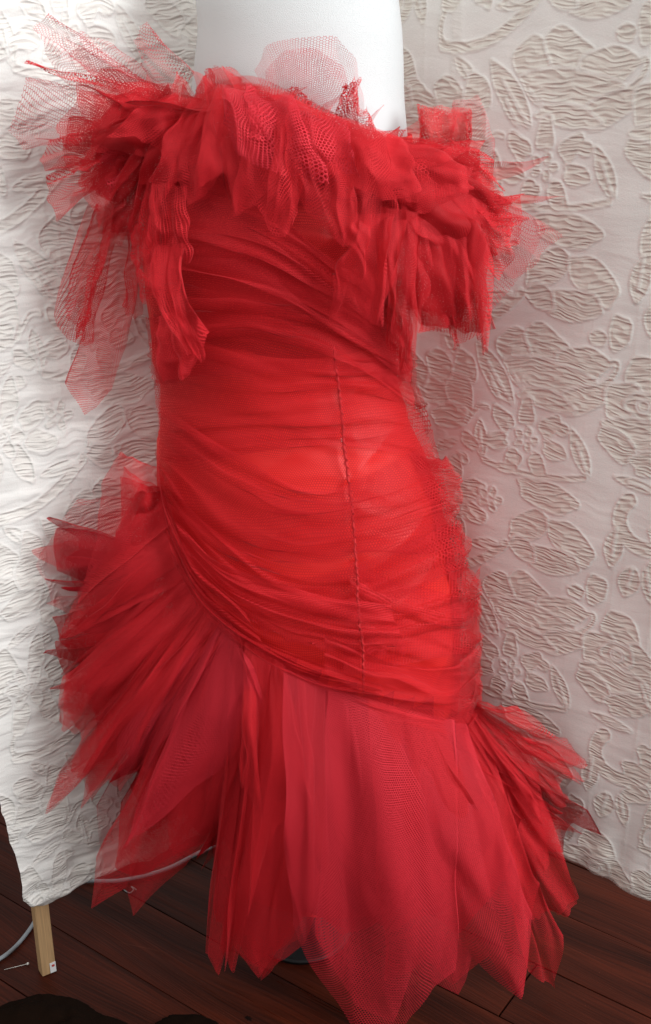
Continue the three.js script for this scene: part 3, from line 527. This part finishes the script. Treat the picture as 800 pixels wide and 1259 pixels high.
ruffle([[478, 330, 0.1], [505, 340, 0.09]], [[476, 420, 0.1], [496, 466, 0.08], [504, 440, 0.08]], { pleats: 2, amp: 0.006, mat: 'fine' });

// ---- hem flounce
const flounce = (root, tip, o) => sheet('flounce_layer', root, tip, { off: 0.012, nu: 64, nv: 34, amp: 0.010, pleats: 2, over: 0.8, crumple: 0.006, fold: 0.03, bulge: [0, 0.01, 0.03], ...o });
// floor clearance: the tip of a piece at a pixel row cannot lie behind the floor
const zt = (px, py, z) => Math.max(z, onFloor(px, py, 0.012).z);
const fl = (root, tip, z, o = {}) => {
  const reps = o.reps ?? 2;
  for (let k = 0; k < reps; k++) { const j = k * 5; flounce(root.map(([x, y]) => [x + rr(-j, j) * 0.6, y + rr(-j, j) * 0.6]), tip.map(([x, y, q]) => { const X = x + rr(-j, j), Yy = y - Math.abs(rr(-j, j)) * 2.0; return [X, Yy, zt(X, Yy, (q ?? z) - k * 0.012)]; }), o); }
};
// inner layers that fill the skirt
const HEM = curve([V(205, 640, 0), V(235, 712, 0), V(275, 765, 0), V(340, 812, 0), V(450, 858, 0), V(580, 885, 0)]);
for (let k = 0; k < 30; k++) {
  const t = (k + 0.5) / 30, c = HEM(t), ang = lerp(2.6, 1.1, smooth(0, 1, t)) + rr(-0.12, 0.12), L = lerp(160, 290, smooth(0.05, 0.6, t)) * lerp(1, 0.72, smooth(0.75, 1, t)) * rr(0.72, 0.95), ax = Math.cos(ang), ay = Math.sin(ang), w = rr(44, 70), sp = rr(78, 118), tip = [];
  const nt = 4 + (k % 3);
  for (let i = 0; i < nt; i++) { const q = lerp(-1, 1, i / (nt - 1)), e = (i + k) % 2 ? rr(0.8, 0.9) : rr(0.98, 1.08), X = c.x + ax * L * e + ay * sp * q, Yy = c.y + ay * L * e - ax * sp * q; tip.push([X, Yy, zt(X, Yy, 0.05 + 0.06 * Math.sin(Math.PI * t) + rr(-0.03, 0.01))]); }
  flounce([[c.x + ay * w * 0.5, c.y - ax * w * 0.5], [c.x - ay * w * 0.5, c.y + ax * w * 0.5]].reverse(), tip.reverse(), { pleats: 1, over: 0.5, amp: rr(0.005, 0.009), crumple: 0.005, mat: k % 3 ? 'dense' : 'fine', nu: 60, nv: 24, fold: 0.02, rz: 0.010, bulge: [0, 0.004, 0.012] });
}
for (let k = 0; k < 13; k++) {
  const t = (k + 0.5) / 13, c = HEM(t), ang = lerp(2.45, 1.15, smooth(0, 1, t)), L = lerp(120, 255, smooth(0.05, 0.6, t)) * lerp(1, 0.62, smooth(0.75, 1, t)), ax = Math.cos(ang), ay = Math.sin(ang), w = 60, sp = 72, tip = [];
  for (let i = 0; i < 5; i++) { const q = lerp(-1, 1, i / 4), e = i % 2 ? 0.9 : 1.03, X = c.x + ax * L * e + ay * sp * q, Yy = c.y + ay * L * e - ax * sp * q; tip.push([X, Yy, zt(X, Yy, 0.02 + 0.07 * Math.sin(Math.PI * t) + (k % 2) * 0.012)]); }
  sheet('underskirt', [[c.x + ay * w * 0.5, c.y - ax * w * 0.5], [c.x - ay * w * 0.5, c.y + ax * w * 0.5]].reverse(), tip.reverse(), { mat: 'under', rz: 0.008, pleats: 1, over: 0.2, amp: 0.006, crumple: 0.006, fold: 0, nu: 40, nv: 20, bulge: [0, 0.005, 0.012] });
}
// left fans
fl([[196, 572], [216, 640]], [[150, 554], [124, 598], [118, 660], [92, 745]], 0.09, { pleats: 1, over: 0.4, amp: 0.004, crumple: 0.003, reps: 1, fold: 0.04 });
fl([[200, 600], [236, 710]], [[146, 580], [150, 650], [112, 700], [75, 790]], 0.09, { pleats: 1, over: 0.5, amp: 0.005, crumple: 0.003, fold: 0.04, reps: 2 });
fl([[200, 600], [226, 690]], [[170, 600], [140, 660], [128, 740], [100, 775]], 0.09, { pleats: 1, over: 0.5, amp: 0.006, mat: 'dense', crumple: 0.003 });
fl([[192, 610], [222, 680]], [[95, 610], [42, 690], [62, 735], [90, 750]], 0.07, { pleats: 1, over: 0.4, amp: 0.004, reps: 1, mat: 'sheer' });
fl([[215, 660], [256, 745]], [[75, 786], [98, 822], [80, 832], [76, 872], [120, 880]], 0.10, { pleats: 2, amp: 0.008 });
fl([[235, 700], [276, 765]], [[82, 832], [74, 892], [104, 905], [92, 950], [140, 930]], 0.11, { pleats: 3, amp: 0.01 });
fl([[245, 728], [278, 768]], [[74, 950], [60, 998], [106, 948], [100, 990], [128, 958]], 0.12, { pleats: 2, amp: 0.009, reps: 2 });
fl([[250, 735], [282, 770]], [[100, 945], [112, 990], [138, 950], [148, 980], [168, 940], [172, 958], [190, 920]], 0.13, { pleats: 3, reps: 2 });
fl([[262, 750], [285, 772]], [[140, 880], [150, 960], [190, 940], [200, 890]], 0.14, { pleats: 3, reps: 1, mat: 'net2' });
fl([[235, 800], [270, 830]], [[113, 1000], [120, 1085], [160, 1050], [190, 960]], 0.05, { pleats: 1, over: 0.4, amp: 0.004, reps: 1, mat: 'sheer' });
fl([[255, 745], [300, 785]], [[150, 985], [142, 1062], [185, 1075], [250, 1035], [290, 960]], 0.11, { pleats: 2, over: 0.6, amp: 0.007, reps: 1, mat: 'dense' });
fl([[258, 748], [305, 790]], [[165, 1000], [158, 1085], [205, 1062], [262, 1020], [300, 930]], 0.125, { pleats: 2, over: 0.6, amp: 0.007, reps: 1, mat: 'net' });
fl([[268, 752], [292, 776]], [[148, 1046], [176, 1022], [268, 950], [326, 882], [312, 826]], 0.18, { pleats: 1, over: 0.3, amp: 0.006, crumple: 0.004, reps: 2, mat: 'net2', fold: 0.04 });
fl([[265, 758], [312, 800]], [[118, 1058], [113, 1116], [150, 1090], [160, 1126], [232, 1060], [278, 1000]], 0.13, { pleats: 2, amp: 0.009, reps: 1 });
fl([[275, 768], [322, 805]], [[200, 990], [210, 1060], [255, 1040], [300, 960]], 0.14, { pleats: 2, amp: 0.009, reps: 2 });
fl([[290, 780], [345, 815]], [[274, 1030], [250, 1178], [267, 1194], [292, 1136], [330, 1052], [386, 992]], 0.16, { pleats: 2, amp: 0.009, reps: 2 });
fl([[300, 790], [352, 820]], [[300, 960], [324, 1000], [303, 1122], [340, 1020], [386, 985]], 0.2, { pleats: 1, over: 0.5, amp: 0.01, reps: 2, mat: 'net', fold: 0.05 });
fl([[310, 795], [372, 830]], [[300, 1060], [272, 1192], [288, 1160], [322, 1204], [386, 1118], [392, 1000]], 0.17, { pleats: 2, amp: 0.009, reps: 2 });
fl([[335, 815], [400, 845]], [[268, 1170], [288, 1194], [300, 1150], [322, 1208], [336, 1182], [372, 1165], [402, 1090]], 0.16, { pleats: 2, reps: 2 });
fl([[240, 715], [275, 765]], [[110, 860], [120, 930], [170, 925], [215, 905]], 0.08, { pleats: 2, reps: 1, mat: 'dense' });
fl([[262, 750], [300, 785]], [[160, 960], [180, 1020], [230, 1000], [270, 930]], 0.08, { pleats: 1, reps: 1, mat: 'dense' });
fl([[285, 775], [340, 812]], [[262, 1040], [262, 1140], [300, 1150], [340, 1040]], 0.09, { pleats: 1, reps: 1, mat: 'dense' });
fl([[320, 800], [390, 842]], [[285, 1130], [310, 1180], [360, 1150], [410, 1080]], 0.11, { pleats: 1, reps: 1, mat: 'dense' });
// front: wide smooth panes of coarse net over one another
const fr = { pleats: 1, amp: 0.009, over: 0.3, fold: 0.015, nu: 100, nv: 44, reps: 1, crumple: 0.008, rz: 0.03, bulge: [0, 0.012, 0.045] };
fl([[345, 820], [420, 850], [560, 885]], [[355, 1130], [376, 1178], [405, 1225], [432, 1262], [500, 1262], [532, 1210], [562, 1190]], 0.225, { ...fr, mat: 'net2' });
fl([[400, 845], [470, 868], [575, 890]], [[380, 1136], [440, 1236], [482, 1264], [506, 1196], [562, 1222], [578, 1176], [640, 1230], [652, 1122]], 0.20, { ...fr, mat: 'net2' });
fl([[450, 860], [520, 880], [585, 885]], [[470, 1210], [520, 1180], [560, 1214], [600, 1170], [642, 1218], [648, 1140], [664, 1090]], 0.18, { ...fr });
fl([[400, 845], [520, 880]], [[420, 1090], [480, 1150], [560, 1110], [610, 1030]], 0.15, { ...fr, mat: 'dense', rz: 0.014, bulge: [0, 0.006, 0.02] });
fl([[360, 830], [470, 865]], [[350, 1080], [420, 1160], [470, 1130], [520, 1060]], 0.15, { ...fr, mat: 'dense', rz: 0.014, bulge: [0, 0.006, 0.02] });
fl([[480, 870], [575, 888]], [[500, 1100], [560, 1140], [620, 1080], [640, 1010]], 0.14, { ...fr, mat: 'dense', rz: 0.014, bulge: [0, 0.006, 0.02] });
// right fans
fl([[545, 900], [580, 880]], [[600, 1100], [645, 1122], [662, 1132], [690, 1122], [711, 1112], [690, 1050], [668, 985]], 0.1, { pleats: 3, amp: 0.01, reps: 2 });
fl([[555, 895], [582, 880]], [[620, 1040], [648, 1092], [672, 1060], [664, 985]], 0.1, { pleats: 3, amp: 0.01, reps: 2 });
fl([[560, 890], [586, 868]], [[600, 980], [640, 1012], [668, 992], [655, 940]], 0.08, { pleats: 4, amp: 0.01, reps: 2 });
fl([[570, 885], [588, 866]], [[622, 955], [655, 986], [668, 978], [698, 990], [684, 962], [716, 966], [672, 920]], 0.06, { pleats: 5, amp: 0.008, reps: 2 });
fl([[578, 876], [588, 862]], [[650, 930], [690, 940], [722, 942], [668, 900], [630, 870]], 0.05, { pleats: 3, amp: 0.007, reps: 2, fold: 0.06 });
fl([[575, 900], [600, 925]], [[636, 1110], [646, 1192], [682, 1218], [690, 1150]], 0.12, { pleats: 2, amp: 0.006, reps: 1 });

// ---------------------------------------------------------------- small things on the floor
{
  const cableM = new THREE.MeshStandardMaterial({ name: 'grey_cable', color: new THREE.Color(0.25, 0.275, 0.30), roughness: 0.5 });
  const pts = [[-70, 1215], [-20, 1190], [12, 1170], [38, 1140], [52, 1112], [66, 1093], [95, 1084], [150, 1082], [205, 1068], [245, 1048], [276, 1036], [330, 1030]].map(([x, y]) => onFloor(x, y, 0.005));
  const c = mesh('cable', new THREE.TubeGeometry(new THREE.CatmullRomCurve3(pts), 160, 0.0034, 10), cableM); c.userData = { label: 'grey plastic cable curving over the floor behind the wooden leg', category: 'cable' };
  const a = onFloor(5, 1192, 0.0018), b = onFloor(34, 1185, 0.0022), d = b.clone().sub(a), len = d.length();
  const pin = group('pin', 'white-headed steel dressmaking pin lying on the floor beside the wooden leg', 'pin', [a.x, 0, a.z]);
  const q = new THREE.Quaternion().setFromUnitVectors(V(0, 1, 0), d.clone().normalize());
  const sh = mesh('shaft', new THREE.CylinderGeometry(0.0007, 0.0003, len, 10).translate(0, len / 2, 0), new THREE.MeshStandardMaterial({ color: new THREE.Color(0.6, 0.58, 0.54), metalness: 0.9, roughness: 0.3 }), pin);
  sh.quaternion.copy(q); sh.position.set(0, 0.0016, 0);
  const hd = mesh('head', new THREE.SphereGeometry(0.0022, 16, 12), new THREE.MeshStandardMaterial({ color: new THREE.Color(0.8, 0.78, 0.74), roughness: 0.25 }), pin);
  hd.position.set(d.x, 0.0024, d.z);
  // clear plastic tag end lying on the boards
  const o = onFloor(160, 1096, 0.003), lint = mesh('plastic_scrap', new THREE.TubeGeometry(new THREE.CatmullRomCurve3([V(-0.012, 0, -0.004), V(-0.007, 0.004, 0.004), V(0, 0.002, 0.006), V(0.006, 0.005, 0.001), V(0.002, 0.008, -0.004), V(0.011, 0.002, -0.002)]), 40, 0.0012, 6), new THREE.MeshStandardMaterial({ color: new THREE.Color(0.5, 0.5, 0.5), roughness: 0.3, transparent: true, opacity: 0.4 }));
  lint.position.copy(o); lint.userData = { label: 'tiny curled clear plastic scrap on the floor below the grey cable', category: 'scrap' };
  // dark cloth in the near corner
  const cl = new THREE.MeshPhysicalMaterial({ name: 'black_brown_cloth', color: new THREE.Color(0.008, 0.004, 0.0025), roughness: 1, specularIntensity: 0.05, side: THREE.DoubleSide });
  const c0 = onFloor(30, 1330), c1 = onFloor(225, 1300);
  const g = grid(120, 70, (i, j) => {
    const x = lerp(-0.62, -0.06, i / 120), z = lerp(0.06, 0.5, j / 70);
    const wob = n2(x * 7, z * 7) * 0.08 + n2(x * 18, z * 18) * 0.015;
    const r = Math.hypot((x - c0.x) / 0.175, (z - c0.z) / 0.155) + wob, r1 = Math.hypot((x - c1.x) / 0.075, (z - c1.z) / 0.085) + wob;
    const h = 0.045 * Math.sqrt(clamp(1 - r * r, 0, 1)) * (1 + 0.25 * n2(x * 16, z * 16) + 0.16 * Math.abs(n2(x * 26 + z * 14, z * 22))) + 0.02 * Math.sqrt(clamp(1 - r1 * r1, 0, 1)) * (1 + 0.3 * n2(x * 30, z * 20));
    return [V(x, h > 0.0005 ? h + 0.002 : -0.006, z), x, z];
  });
  const cloth = mesh('cloth', g, cl); cloth.userData = { label: 'crumpled blackish brown cloth on the floor in the bottom left corner', category: 'cloth' };
}

renderer.render(scene, camera);
